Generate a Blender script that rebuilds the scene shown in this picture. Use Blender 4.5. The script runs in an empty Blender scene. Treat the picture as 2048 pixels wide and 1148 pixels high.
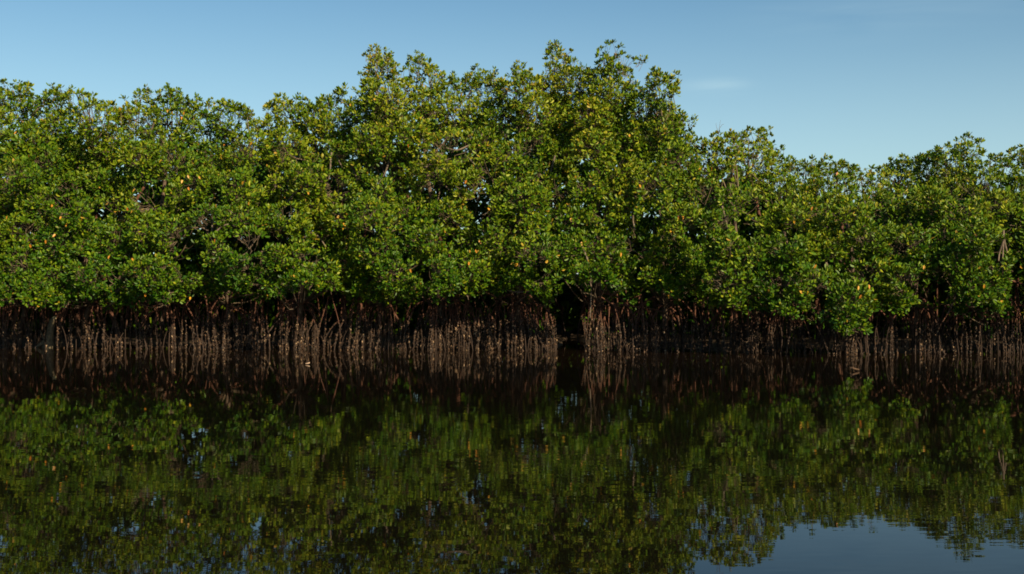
import bpy, math, random
import numpy as np
from mathutils import Vector

R = math.radians
rng = np.random.default_rng(7)
random.seed(7)
scene = bpy.context.scene
col = scene.collection

# ------------------------------------------------------------------ camera
F = 2400.0            # focal length in photo pixels (photo 2048 wide)
CX, CY, CAMZ = 1024.0, 574.0, 1.30
cam_d = bpy.data.cameras.new('camera')
cam_d.sensor_width = 36.0
cam_d.lens = 36.0 * F / 2048.0
cam_d.clip_end = 6000.0
cam = bpy.data.objects.new('camera', cam_d)
col.objects.link(cam)
cam.location = (0, 0, CAMZ)
cam.rotation_euler = (R(90), 0, 0)
scene.camera = cam

# ------------------------------------------------------------------ sky and sun
SUN_EL, SUN_AZ = 28.0, 146.0      # azimuth clockwise from +Y (view direction): behind the camera, to the right
world = bpy.data.worlds.new('World')
scene.world = world
world.use_nodes = True
wn, wl = world.node_tree.nodes, world.node_tree.links
wn.clear()
w_out = wn.new('ShaderNodeOutputWorld')
w_bg = wn.new('ShaderNodeBackground')
w_bg.inputs['Strength'].default_value = 0.053
sky = wn.new('ShaderNodeTexSky')
sky.sky_type = 'NISHITA'
sky.sun_disc = False
sky.sun_elevation = R(SUN_EL)
sky.sun_rotation = R(SUN_AZ)
sky.altitude = 0
sky.air_density = 1.0
sky.dust_density = 0.2
sky.ozone_density = 1.6
# thin cirrus: stretched noise, a little lighter than the clear sky
tc = wn.new('ShaderNodeTexCoord')
mp = wn.new('ShaderNodeMapping')
mp.inputs['Scale'].default_value = (5.0, 5.0, 42.0)
mp.inputs['Rotation'].default_value = (0.0, R(-6), 0.0)
ns = wn.new('ShaderNodeTexNoise')
ns.inputs['Scale'].default_value = 1.6
ns.inputs['Detail'].default_value = 5.0
ns.inputs['Distortion'].default_value = 0.6
mr = wn.new('ShaderNodeMapRange')
mr.inputs['From Min'].default_value = 0.30
mr.inputs['From Max'].default_value = 0.70
mul = wn.new('ShaderNodeMath'); mul.operation = 'MULTIPLY'
mul2 = wn.new('ShaderNodeMath'); mul2.operation = 'MULTIPLY'
mul2.inputs[1].default_value = 0.26
mixc = wn.new('ShaderNodeMix'); mixc.data_type = 'RGBA'; mixc.blend_type = 'MIX'
mixc.inputs[7].default_value = (9.0, 9.0, 9.0, 1)
wl.new(tc.outputs['Generated'], mp.inputs['Vector'])
wl.new(mp.outputs['Vector'], ns.inputs['Vector'])
wl.new(ns.outputs['Fac'], mr.inputs['Value'])
# where the wisps lie: a small one low right of the tall trees, a broad faint veil higher up on the right
def wisp(direction, sx_, sz_):
    sb = wn.new('ShaderNodeVectorMath'); sb.operation = 'SUBTRACT'; sb.inputs[1].default_value = direction
    wl.new(tc.outputs['Generated'], sb.inputs[0])
    ml = wn.new('ShaderNodeVectorMath'); ml.operation = 'MULTIPLY'; ml.inputs[1].default_value = (1 / sx_, 0.5, 1 / sz_)
    wl.new(sb.outputs[0], ml.inputs[0])
    ln = wn.new('ShaderNodeVectorMath'); ln.operation = 'LENGTH'; wl.new(ml.outputs[0], ln.inputs[0])
    q = wn.new('ShaderNodeMapRange'); q.interpolation_type = 'SMOOTHSTEP'
    q.inputs['From Min'].default_value = 1.0; q.inputs['From Max'].default_value = 0.0
    wl.new(ln.outputs['Value'], q.inputs['Value'])
    return q.outputs['Result']
wa = wisp((0.164, 0.972, 0.162), 0.045, 0.011)
wb = wisp((0.29, 0.93, 0.215), 0.16, 0.035)
wm = wn.new('ShaderNodeMath'); wm.operation = 'MULTIPLY_ADD'; wm.inputs[1].default_value = 0.35
wl.new(wb, wm.inputs[0]); wl.new(wa, wm.inputs[2])
wl.new(mr.outputs['Result'], mul.inputs[0])
wl.new(wm.outputs[0], mul.inputs[1])
wl.new(mul.outputs[0], mul2.inputs[0])
wl.new(mul2.outputs[0], mixc.inputs[0])
# pale haze low over the horizon, the same all round
sxyz = wn.new('ShaderNodeSeparateXYZ'); wl.new(tc.outputs['Generated'], sxyz.inputs['Vector'])
hz = wn.new('ShaderNodeMapRange'); hz.interpolation_type = 'SMOOTHSTEP'
hz.inputs['From Min'].default_value = 0.26; hz.inputs['From Max'].default_value = 0.04
hz.inputs['To Min'].default_value = 0.0; hz.inputs['To Max'].default_value = 0.38
wl.new(sxyz.outputs['Z'], hz.inputs['Value'])
hmix = wn.new('ShaderNodeMix'); hmix.data_type = 'RGBA'; hmix.inputs[7].default_value = (9.6, 9.2, 9.4, 1)
wl.new(hz.outputs['Result'], hmix.inputs[0]); wl.new(sky.outputs['Color'], hmix.inputs[6])
wl.new(hmix.outputs[2], mixc.inputs[6])
tint = wn.new('ShaderNodeMix'); tint.data_type = 'RGBA'; tint.blend_type = 'MULTIPLY'
tint.inputs[0].default_value = 1.0; tint.inputs[7].default_value = (0.74, 0.98, 1.02, 1)
wl.new(mixc.outputs[2], tint.inputs[6])
wl.new(tint.outputs[2], w_bg.inputs['Color'])
wl.new(w_bg.outputs['Background'], w_out.inputs['Surface'])

sun_d = bpy.data.lights.new('sun', 'SUN')
sun_d.energy = 5.0
sun_d.angle = R(0.53)
sun_d.color = (1.0, 0.82, 0.52)
sun = bpy.data.objects.new('sun', sun_d)
col.objects.link(sun)
sdir = Vector((math.sin(R(SUN_AZ)) * math.cos(R(SUN_EL)), math.cos(R(SUN_AZ)) * math.cos(R(SUN_EL)), math.sin(R(SUN_EL))))
sun.rotation_euler = sdir.to_track_quat('Z', 'Y').to_euler()
sun.location = sdir * 60

scene.view_settings.view_transform = 'Standard'
scene.view_settings.look = 'None'
scene.view_settings.exposure = 0.86
scene.view_settings.gamma = 1.0
scene.view_settings.use_curve_mapping = False
scene.cycles.filter_width = 1.75      # the lens is slightly soft
scene.cycles.max_bounces = 6
scene.cycles.diffuse_bounces = 2
scene.cycles.glossy_bounces = 3
scene.cycles.transmission_bounces = 3

# ------------------------------------------------------------------ helpers
SHORE_PX = [-1400, 0, 600, 1000, 1400, 1700, 2048, 3500]
SHORE_Y = [26.0, 25.3, 25.0, 24.8, 24.1, 23.3, 23.4, 23.6]
def shoreY(px): return np.interp(px, SHORE_PX, SHORE_Y)
def shore_at_x(x):
    px = CX + F * x / 24.5
    return shoreY(px)
def at(px, py, Y):
    """photo pixel + depth (metres from the camera plane) -> world point"""
    return np.array([(px - CX) * Y / F, Y, CAMZ - (py - CY) * Y / F])
def px_of(p): return CX + F * p[..., 0] / p[..., 1], CY - F * (p[..., 2] - CAMZ) / p[..., 1]

def tag(o, label=None, cat=None, group=None, kind=None):
    if label: o['label'] = label
    if cat: o['category'] = cat
    if group: o['group'] = group
    if kind: o['kind'] = kind
    return o
def empty(name, loc):
    o = bpy.data.objects.new(name, None)
    o.empty_display_size = 0.2
    o.location = loc
    col.objects.link(o)
    return o
def link(name, me, mat, parent=None, loc=None):
    o = bpy.data.objects.new(name, me)
    if mat and not me.materials: me.materials.append(mat)
    col.objects.link(o)
    if loc is not None: o.location = loc
    if parent is not None: o.parent = parent
    return o
def np_mesh(name, V, quads=None, tris=None, smooth=False, face_col=None):
    """fast mesh from numpy arrays; face_col = (nfaces,3) stored as attribute 'tint'"""
    me = bpy.data.meshes.new(name)
    V = np.asarray(V, np.float32)
    me.vertices.add(len(V)); me.vertices.foreach_set('co', V.ravel())
    loops, starts, n = [], [], 0
    if quads is not None and len(quads):
        q = np.asarray(quads, np.int32); loops.append(q.ravel()); starts.append(np.arange(len(q)) * 4); n = len(q) * 4
    if tris is not None and len(tris):
        t = np.asarray(tris, np.int32); loops.append(t.ravel()); starts.append(n + np.arange(len(t)) * 3)
    loops = np.concatenate(loops).astype(np.int32); starts = np.concatenate(starts).astype(np.int32)
    me.loops.add(len(loops)); me.loops.foreach_set('vertex_index', loops)
    me.polygons.add(len(starts)); me.polygons.foreach_set('loop_start', starts)
    me.polygons.foreach_set('use_smooth', np.full(len(starts), smooth))
    if face_col is not None:
        a = me.attributes.new('tint', 'FLOAT_COLOR', 'FACE')
        c4 = np.ones((len(starts), 4), np.float32); c4[:, :3] = face_col
        a.data.foreach_set('color', c4.ravel())
    me.update(calc_edges=True)
    return me
def unit(v): return v / (np.linalg.norm(v, axis=-1, keepdims=True) + 1e-9)

class Tubes:
    """collects tapered tubes into one mesh"""
    def __init__(s): s.V, s.Q, s.n = [], [], 0
    def add(s, pts, rad, sides=5, cap=True):
        pts = np.asarray(pts, float); k = len(pts)
        rad = np.broadcast_to(np.asarray(rad, float), (k,)) if np.ndim(rad) == 0 else np.asarray(rad, float)
        T = unit(np.gradient(pts, axis=0))
        ref = np.array([0.31, 0.9, 0.29]) if abs(T[0][1]) < 0.8 else np.array([1.0, 0.1, 0.2])
        U = unit(np.cross(T, ref)); W = np.cross(T, U)
        a = np.arange(sides) * 2 * math.pi / sides
        ring = pts[:, None] + rad[:, None, None] * (np.cos(a)[None, :, None] * U[:, None] + np.sin(a)[None, :, None] * W[:, None])
        s.V.append(ring.reshape(-1, 3))
        i = np.arange(k - 1)[:, None] * sides; j = np.arange(sides)[None]; j2 = (j + 1) % sides
        s.Q.append(np.stack([i + j, i + j2, i + sides + j2, i + sides + j], -1).reshape(-1, 4) + s.n)
        s.n += k * sides
    def mesh(s, name, smooth=True):
        return np_mesh(name, np.concatenate(s.V), quads=np.concatenate(s.Q), smooth=smooth)

def bezier(p, n):
    """Catmull-Rom through control points, n samples per span"""
    p = np.asarray(p, float)
    P = np.vstack([2 * p[0] - p[1], p, 2 * p[-1] - p[-2]])
    out = []
    for i in range(len(p) - 1):
        a, b, c, d = P[i:i + 4]
        for t in np.linspace(0, 1, n, endpoint=False):
            out.append(0.5 * (2 * b + (c - a) * t + (2 * a - 5 * b + 4 * c - d) * t * t + (3 * b - a - 3 * c + d) * t ** 3))
    out.append(p[-1])
    return np.array(out)

# ------------------------------------------------------------------ materials
def new_mat(name):
    m = bpy.data.materials.new(name); m.use_nodes = True
    nt = m.node_tree
    return m, nt.nodes, nt.links, nt.nodes['Principled BSDF']

def leaf_material(name, trans=0.13):
    m, n, l, b = new_mat(name)
    at_ = n.new('ShaderNodeAttribute'); at_.attribute_name = 'tint'
    l.new(at_.outputs['Color'], b.inputs['Base Color'])
    b.inputs['Roughness'].default_value = 0.48
    b.inputs['Specular IOR Level'].default_value = 0.22
    tr = n.new('ShaderNodeBsdfTranslucent')
    hs = n.new('ShaderNodeHueSaturation'); hs.inputs['Value'].default_value = 1.3; hs.inputs['Hue'].default_value = 0.485
    l.new(at_.outputs['Color'], hs.inputs['Color']); l.new(hs.outputs['Color'], tr.inputs['Color'])
    mx = n.new('ShaderNodeMixShader'); mx.inputs['Fac'].default_value = trans
    l.new(b.outputs['BSDF'], mx.inputs[1]); l.new(tr.outputs['BSDF'], mx.inputs[2])
    l.new(mx.outputs['Shader'], n['Material Output'].inputs['Surface'])
    return m
M_LEAF = leaf_material('mangrove_leaf')

def bark_material(name, c1, c2, rough=0.85, scale=14.0, mud=None, mud_z=0.55):
    m, n, l, b = new_mat(name)
    g = n.new('ShaderNodeNewGeometry')
    nz = n.new('ShaderNodeTexNoise'); nz.inputs['Scale'].default_value = scale; nz.inputs['Detail'].default_value = 4
    l.new(g.outputs['Position'], nz.inputs['Vector'])
    r = n.new('ShaderNodeValToRGB')
    r.color_ramp.elements[0].position = 0.35; r.color_ramp.elements[0].color = (*c1, 1)
    r.color_ramp.elements[1].position = 0.68; r.color_ramp.elements[1].color = (*c2, 1)
    l.new(nz.outputs['Fac'], r.inputs['Fac'])
    out = r.outputs['Color']
    if mud:                                   # dried tide mud on the part the tide reaches
        sp = n.new('ShaderNodeSeparateXYZ'); l.new(g.outputs['Position'], sp.inputs['Vector'])
        nz2 = n.new('ShaderNodeTexNoise'); nz2.inputs['Scale'].default_value = 5.0
        l.new(g.outputs['Position'], nz2.inputs['Vector'])
        ad = n.new('ShaderNodeMath'); ad.operation = 'MULTIPLY_ADD'; ad.inputs[1].default_value = -0.5
        l.new(nz2.outputs['Fac'], ad.inputs[0]); l.new(sp.outputs['Z'], ad.inputs[2])
        mr_ = n.new('ShaderNodeMapRange'); mr_.inputs['From Min'].default_value = mud_z - 0.12 - 0.25
        mr_.inputs['From Max'].default_value = mud_z + 0.12 - 0.25
        mr_.inputs['To Min'].default_value = 1.0; mr_.inputs['To Max'].default_value = 0.0
        l.new(ad.outputs[0], mr_.inputs['Value'])
        mx = n.new('ShaderNodeMix'); mx.data_type = 'RGBA'
        l.new(mr_.outputs['Result'], mx.inputs[0]); l.new(out, mx.inputs[6]); mx.inputs[7].default_value = (*mud, 1)
        out = mx.outputs[2]
    l.new(out, b.inputs['Base Color'])
    b.inputs['Roughness'].default_value = rough
    bp = n.new('ShaderNodeBump'); bp.inputs['Strength'].default_value = 0.5; bp.inputs['Distance'].default_value = 0.01
    l.new(nz.outputs['Fac'], bp.inputs['Height']); l.new(bp.outputs['Normal'], b.inputs['Normal'])
    return m
M_BARK = bark_material('mangrove_bark', (0.07, 0.05, 0.036), (0.16, 0.12, 0.088))
M_TRUNK = bark_material('trunk_bark', (0.05, 0.03, 0.02), (0.12, 0.08, 0.055), mud=(0.034, 0.016, 0.008))
M_TWIG = bark_material('twig_bark', (0.070, 0.048, 0.030), (0.150, 0.110, 0.072), scale=6)
M_ROOT = bark_material('root_bark', (0.055, 0.019, 0.010), (0.12, 0.046, 0.025), mud=(0.024, 0.011, 0.006))
M_STUMP = bark_material('weathered_stump_wood', (0.06, 0.046, 0.028), (0.15, 0.115, 0.07), scale=22)

m, n, l, b = new_mat('oyster_shell')
a_ = n.new('ShaderNodeAttribute'); a_.attribute_name = 'tint'
l.new(a_.outputs['Color'], b.inputs['Base Color']); b.inputs['Roughness'].default_value = 0.7
M_OYSTER = m

m, n, l, b = new_mat('yellow_leaf_skin')
oi = n.new('ShaderNodeObjectInfo')
r = n.new('ShaderNodeValToRGB'); e = r.color_ramp.elements
e[0].color = (0.36, 0.14, 0.008, 1); e[1].color = (0.30, 0.08, 0.008, 1); e.new(0.4).color = (0.38, 0.21, 0.012, 1)
l.new(oi.outputs['Random'], r.inputs['Fac']); l.new(r.outputs['Color'], b.inputs['Base Color'])
b.inputs['Roughness'].default_value = 0.45
M_YELLOW = m

m, n, l, b = new_mat('wet_mud')
g = n.new('ShaderNodeNewGeometry')
nz = n.new('ShaderNodeTexNoise'); nz.inputs['Scale'].default_value = 3.0; nz.inputs['Detail'].default_value = 8
l.new(g.outputs['Position'], nz.inputs['Vector'])
r = n.new('ShaderNodeValToRGB')
r.color_ramp.elements[0].position = 0.3; r.color_ramp.elements[0].color = (0.035, 0.024, 0.017, 1)
r.color_ramp.elements[1].position = 0.7; r.color_ramp.elements[1].color = (0.10, 0.068, 0.045, 1)
l.new(nz.outputs['Fac'], r.inputs['Fac']); l.new(r.outputs['Color'], b.inputs['Base Color'])
b.inputs['Roughness'].default_value = 0.55
bp = n.new('ShaderNodeBump'); bp.inputs['Strength'].default_value = 0.7; bp.inputs['Distance'].default_value = 0.03
l.new(nz.outputs['Fac'], bp.inputs['Height']); l.new(bp.outputs['Normal'], b.inputs['Normal'])
M_MUD = m

# water: dark, murky body under a mirror; ripple slopes come straight from noise so they do not depend on pixel size
m, n, l, b = new_mat('creek_water')
WATER_IOR = 1.205
b.inputs['Base Color'].default_value = (0.0035, 0.003, 0.002, 1)
b.inputs['Roughness'].default_value = 0.012
b.inputs['IOR'].default_value = WATER_IOR
g = n.new('ShaderNodeNewGeometry')
spw = n.new('ShaderNodeSeparateXYZ'); l.new(g.outputs['Position'], spw.inputs['Vector'])
mps = n.new('ShaderNodeMapping'); mps.inputs['Scale'].default_value = (0.35, 1.1, 1); l.new(g.outputs['Position'], mps.inputs['Vector'])
nsl = n.new('ShaderNodeTexNoise'); nsl.inputs['Scale'].default_value = 1.0; nsl.inputs['Detail'].default_value = 4; l.new(mps.outputs['Vector'], nsl.inputs['Vector'])
wob_ = n.new('ShaderNodeMath'); wob_.operation = 'MULTIPLY_ADD'; wob_.inputs[1].default_value = 5.0
l.new(nsl.outputs['Fac'], wob_.inputs[0]); l.new(spw.outputs['Y'], wob_.inputs[2])
silt = n.new('ShaderNodeMapRange'); silt.inputs['From Min'].default_value = 21.3; silt.inputs['From Max'].default_value = 24.5
l.new(wob_.outputs[0], silt.inputs['Value'])
wc = n.new('ShaderNodeMix'); wc.data_type = 'RGBA'
wc.inputs[6].default_value = (0.0035, 0.003, 0.002, 1); wc.inputs[7].default_value = (0.009, 0.0055, 0.0034, 1)
l.new(silt.outputs['Result'], wc.inputs[0]); l.new(wc.outputs[2], b.inputs['Base Color'])
def ripple(scale, amp):
    mpn = n.new('ShaderNodeMapping'); mpn.inputs['Scale'].default_value = scale
    l.new(g.outputs['Position'], mpn.inputs['Vector'])
    t = n.new('ShaderNodeTexNoise'); t.inputs['Scale'].default_value = 1.0; t.inputs['Detail'].default_value = 2.0
    l.new(mpn.outputs['Vector'], t.inputs['Vector'])
    s_ = n.new('ShaderNodeVectorMath'); s_.operation = 'SUBTRACT'; s_.inputs[1].default_value = (0.5, 0.5, 0.5)
    l.new(t.outputs['Color'], s_.inputs[0])
    m_ = n.new('ShaderNodeVectorMath'); m_.operation = 'MULTIPLY'; m_.inputs[1].default_value = (*amp, 0.0)
    l.new(s_.outputs[0], m_.inputs[0])
    return m_.outputs[0]
r1 = ripple((6.0, 26.0, 1.0), (0.002, 0.017))
r2 = ripple((0.6, 2.0, 1.0), (0.0018, 0.0042))
# a breeze-ruffled patch on the left of the creek
mpn = n.new('ShaderNodeMapping'); mpn.inputs['Scale'].default_value = (0.16, 0.22, 1); mpn.inputs['Location'].default_value = (1.3, 0.4, 0)
l.new(g.outputs['Position'], mpn.inputs['Vector'])
t = n.new('ShaderNodeTexNoise'); t.inputs['Scale'].default_value = 1.0; t.inputs['Detail'].default_value = 1.0
l.new(mpn.outputs['Vector'], t.inputs['Vector'])
pm = n.new('ShaderNodeMapRange'); pm.inputs['From Min'].default_value = 0.42; pm.inputs['From Max'].default_value = 0.68
pm.inputs['To Min'].default_value = 0.45; pm.inputs['To Max'].default_value = 1.6
l.new(t.outputs['Fac'], pm.inputs['Value'])
ad = n.new('ShaderNodeVectorMath'); ad.operation = 'ADD'
l.new(r1, ad.inputs[0]); l.new(r2, ad.inputs[1])
sc_ = n.new('ShaderNodeVectorMath'); sc_.operation = 'SCALE'
l.new(ad.outputs[0], sc_.inputs[0]); l.new(pm.outputs['Result'], sc_.inputs['Scale'])
ad2 = n.new('ShaderNodeVectorMath'); ad2.operation = 'ADD'; ad2.inputs[1].default_value = (0, 0, 1)
l.new(sc_.outputs[0], ad2.inputs[0])
nm = n.new('ShaderNodeVectorMath'); nm.operation = 'NORMALIZE'
l.new(ad2.outputs[0], nm.inputs[0]); l.new(nm.outputs[0], b.inputs['Normal'])
M_WATER = m

# ------------------------------------------------------------------ setting: water and ground
wv = [(-2500, -2500, 0), (2500, -2500, 0), (2500, 2500, 0), (-2500, 2500, 0)]
water = link('creek_water', np_mesh('creek_water', wv, quads=[(0, 1, 2, 3)]), M_WATER)
tag(water, 'dark still creek water mirroring the mangroves', None, kind='structure')

INLET_X = (1142 - CX) * 24.8 / F
def mud_height(x, y):
    d = y - shore_at_x(x)
    base = np.interp(d, [-30, -6, -1.5, 0.15, 0.9, 3, 12, 60, 2600], [-1.6, -1.2, -0.35, -0.10, -0.03, 0.07, 0.2, 0.25, 0.3])
    wob = 0.05 * np.sin(x * 1.7 + 0.6) + 0.035 * np.sin(x * 4.1 + y * 1.3) + 0.02 * np.sin(x * 9.0 - y * 5.0)
    near = np.clip(1 - np.abs(d - 1.2) / 4, 0, 1)
    inlet = np.exp(-((x - INLET_X - 0.06 - 0.04 * np.maximum(d, 0)) / 0.22) ** 2) * np.clip((7 - d) / 3, 0, 1)
    mound = 0.18 * np.exp(-((x - INLET_X + 0.16) / 0.17) ** 2 - ((d - 0.05) / 0.35) ** 2)
    return base + wob * near - 0.26 * inlet * (d > -2) + mound
gx = np.concatenate([[-2500, -600, -150, -60, -30], np.linspace(-18, 18, 300), [30, 60, 150, 600, 2500]])
gy = np.concatenate([[-2500, -400, -60, 0, 12, 18], np.linspace(20, 36, 90), [40, 50, 70, 120, 300, 800, 2500]])
GX, GY = np.meshgrid(gx, gy)
V = np.stack([GX, GY, mud_height(GX, GY)], -1).reshape(-1, 3)
nx, ny = len(gx), len(gy)
i = np.arange(ny - 1)[:, None] * nx + np.arange(nx - 1)[None]
mud = link('mud_bank', np_mesh('mud_bank', V, quads=np.stack([i, i + 1, i + 1 + nx, i + nx], -1).reshape(-1, 4), smooth=True), M_MUD)
tag(mud, 'wet brown mud bank under the mangrove roots', None, kind='structure')

# ------------------------------------------------------------------ canopy outline read from the photograph
SKY = np.array([(-700, 210), (-500, 180), (-300, 200), (-150, 170), (0, 165), (22, 160), (45, 158), (60, 178), (70, 205), (80, 172), (130, 165), (170, 185), (210, 195),
    (245, 207), (265, 202), (280, 178), (330, 165), (370, 180), (400, 200), (420, 190), (460, 203), (490, 207), (515, 228), (523, 235),
    (530, 200), (560, 178), (590, 197), (620, 192), (665, 180), (690, 172), (705, 195), (715, 180), (727, 140), (740, 97), (757, 91), (780, 102),
    (800, 130), (806, 165), (814, 120), (832, 104), (860, 120), (880, 140), (910, 145), (935, 150), (950, 132), (968, 142), (985, 135), (1005, 150),
    (1035, 120), (1055, 132), (1072, 152), (1088, 140), (1095, 92), (1112, 82), (1130, 105), (1150, 120), (1170, 115), (1185, 138), (1197, 130),
    (1203, 110), (1220, 105), (1245, 112), (1262, 150), (1285, 165), (1300, 142), (1330, 135), (1355, 165), (1358, 205), (1368, 250), (1390, 262), (1410, 270),
    (1440, 272), (1480, 256), (1530, 250), (1540, 282), (1560, 300), (1600, 316), (1650, 310), (1700, 325), (1745, 332), (1770, 316), (1810, 310),
    (1850, 300), (1870, 286), (1900, 286), (1935, 265), (1960, 286), (1975, 311), (2000, 312), (2030, 297), (2048, 292), (2150, 300), (2300, 260), (2500, 300), (2750, 280)], float)
BOT = np.array([(-700, 610), (-200, 600), (0, 610), (60, 610), (110, 625), (140, 610), (200, 605), (250, 615), (300, 610), (380, 605), (400, 585), (470, 590), (520, 600),
    (560, 600), (600, 594), (640, 582), (690, 595), (760, 615), (830, 606), (860, 590), (940, 605), (1000, 590), (1030, 572), (1050, 592), (1095, 610), (1115, 592),
    (1130, 560), (1150, 575), (1162, 600), (1190, 572), (1240, 590), (1262, 568), (1300, 580), (1340, 596), (1400, 600), (1415, 620), (1450, 615),
    (1470, 630), (1520, 628), (1570, 640), (1605, 640), (1616, 620), (1628, 640), (1655, 658), (1690, 670), (1718, 660), (1748, 630), (1800, 630), (1838, 620),
    (1858, 596), (1890, 610), (1915, 637), (1960, 625), (2000, 637), (2030, 605), (2040, 500), (2060, 600), (2200, 630), (2750, 620)], float)
# dark hollows between the clumps: x, y, rx, ry
GAPS = [(303, 392, 42, 30), (128, 396, 26, 26), (200, 430, 22, 16), (376, 500, 34, 46), (492, 490, 44, 22), (555, 478, 26, 18), (410, 455, 26, 16),
        (575, 425, 20, 12), (668, 372, 24, 20), (760, 340, 28, 14), (870, 385, 32, 20), (962, 415, 22, 34), (905, 300, 34, 22), (1020, 262, 18, 20),
        (1300, 440, 26, 34), (1272, 500, 20, 60), (1078, 540, 16, 32), (1135, 588, 34, 30), (1120, 380, 20, 30), (1205, 420, 16, 26), (1390, 470, 18, 24),
        (1492, 455, 26, 28), (1512, 420, 22, 22), (1640, 600, 16, 36), (1865, 572, 40, 34), (1800, 500, 22, 16), (1740, 545, 16, 14), (2030, 585, 16, 60),
        (640, 300, 16, 14), (700, 320, 18, 12), (225, 560, 14, 18), (80, 430, 14, 12), (850, 560, 12, 20), (1440, 560, 14, 20), (2000, 500, 14, 34),
        (1690, 455, 18, 12), (1060, 300, 16, 24), (430, 395, 14, 16), (1580, 470, 16, 18), (1355, 395, 16, 20), (1930, 400, 24, 12), (735, 470, 20, 14), (255, 345, 22, 18), (165, 520, 18, 14), (520, 350, 18, 22), (980, 350, 16, 24), (1165, 340, 16, 24), (1415, 400, 18, 30), (1560, 560, 14, 26), (1760, 440, 18, 16), (620, 520, 20, 12), (900, 480, 16, 14)]
for _ in range(85):               # small chance openings all over the leafy face
    gx_, gy_ = rng.uniform(-300, 2350), rng.uniform(200, 590)
    if gy_ > np.interp(gx_, SKY[:, 0], SKY[:, 1]) + 120: GAPS.append((gx_, gy_, rng.uniform(9, 20), rng.uniform(7, 18)))
GAPS = np.array(GAPS, float)
def in_gap(px, py, grow=1.0):
    d = ((px[:, None] - GAPS[None, :, 0]) / (GAPS[None, :, 2] * grow)) ** 2 + ((py[:, None] - GAPS[None, :, 1]) / (GAPS[None, :, 3] * grow)) ** 2
    return d.min(1)
def dense(poly):
    out = []
    for a, b in zip(poly[:-1], poly[1:]):
        k = max(2, int(np.hypot(*(b - a)) / 6)); out.append(a + (b - a) * np.linspace(0, 1, k, endpoint=False)[:, None])
    return np.concatenate(out)
EDGE = np.concatenate([dense(SKY), dense(BOT)])

# trees along the bank: px of the trunk, label
TREES = [
 (-330, 'mangrove just past the left end of the row, outside the photo'),
 (-110, 'mangrove beside the left edge of the photo, mostly out of frame'),
 (45, 'leftmost mangrove, rounded crown standing behind the short grey leaning stump'),
 (170, 'mangrove with flat-topped crown, just right of the grey leaning stump'),
 (325, 'domed mangrove with bare upright branch and dark hollow mid-crown, left third'),
 (455, 'mangrove over the fan of pale roots, right of the dark hollows, dipping skyline'),
 (600, 'bushy mangrove with small peaked top just left of the tall middle trees'),
 (760, 'tall mangrove with the leftmost feathery spire on the middle skyline'),
 (885, 'tall mangrove with brown bare twigs in its upper crown, second middle spire'),
 (1035, 'tall mangrove above the dense curtain of oyster roots, left of the inlet'),
 (1200, 'tallest mangrove with open looping top sprigs, right of the dark inlet'),
 (1330, 'tall mangrove where the high middle skyline steps down to the right'),
 (1470, 'lower mangrove with a bare wispy twig above it and exposed hanging branch'),
 (1580, 'mangrove with low round bright green clump beside thick pale root bundle'),
 (1705, 'mangrove whose foliage hangs lowest, nearly touching its root bundle'),
 (1830, 'mangrove right of the lowest hanging foliage with dark hollow beside it'),
 (1960, 'mangrove with small peaked top and thin straight roots near right edge'),
 (2110, 'rightmost mangrove, partly cut off by the right edge of the photo'),
 (2330, 'mangrove just past the right end of the row, outside the photo'),
]
TPX = np.array([t[0] for t in TREES], float)

# depth of the leafy face: bulges out over the water low down, leans back higher up
ph = rng.uniform(0, 6.28, (10,)); fx = rng.uniform(0.7, 2.6, 10); fz = rng.uniform(0.8, 2.6, 10)
def face_depth(px, z):
    x = (px - CX) * 24.5 / F
    off = np.interp(z, [0.3, 0.8, 1.5, 2.5, 3.5, 4.5, 5.5, 6.5], [-1.25, -1.15, -1.2, -0.85, -0.25, 0.45, 1.2, 1.9])
    w = np.interp(px, [1380, 1470, 1560, 1850, 1900, 2048], [0.0, 0.3, 1.0, 1.0, 0.55, 0.6])
    offr = np.interp(z, [0.3, 0.8, 1.5, 2.3, 2.8, 3.1, 3.4, 3.9, 5.0], [-1.25, -1.15, -1.2, -0.85, 0.1, 1.3, 2.8, 5.0, 5.8])
    off = off * (1 - w) + offr * w
    nse = sum(np.sin(fx[k] * x + fz[k] * z + ph[k]) for k in range(10)) * 0.16
    dpx = np.abs(px[:, None] - TPX[None]).min(1) if np.ndim(px) else np.abs(px - TPX).min()
    bul = 0.65 * (dpx / 75.0) ** 2
    return shoreY(px) + off + nse + np.minimum(bul, 0.8)
def solve_depth(px, py):
    px = np.asarray(px, float); py = np.asarray(py, float)
    Y = shoreY(px)
    for _ in range(14):
        z = CAMZ - (py - CY) * Y / F
        Y = 0.5 * Y + 0.5 * face_depth(px, z)
    return Y

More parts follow.
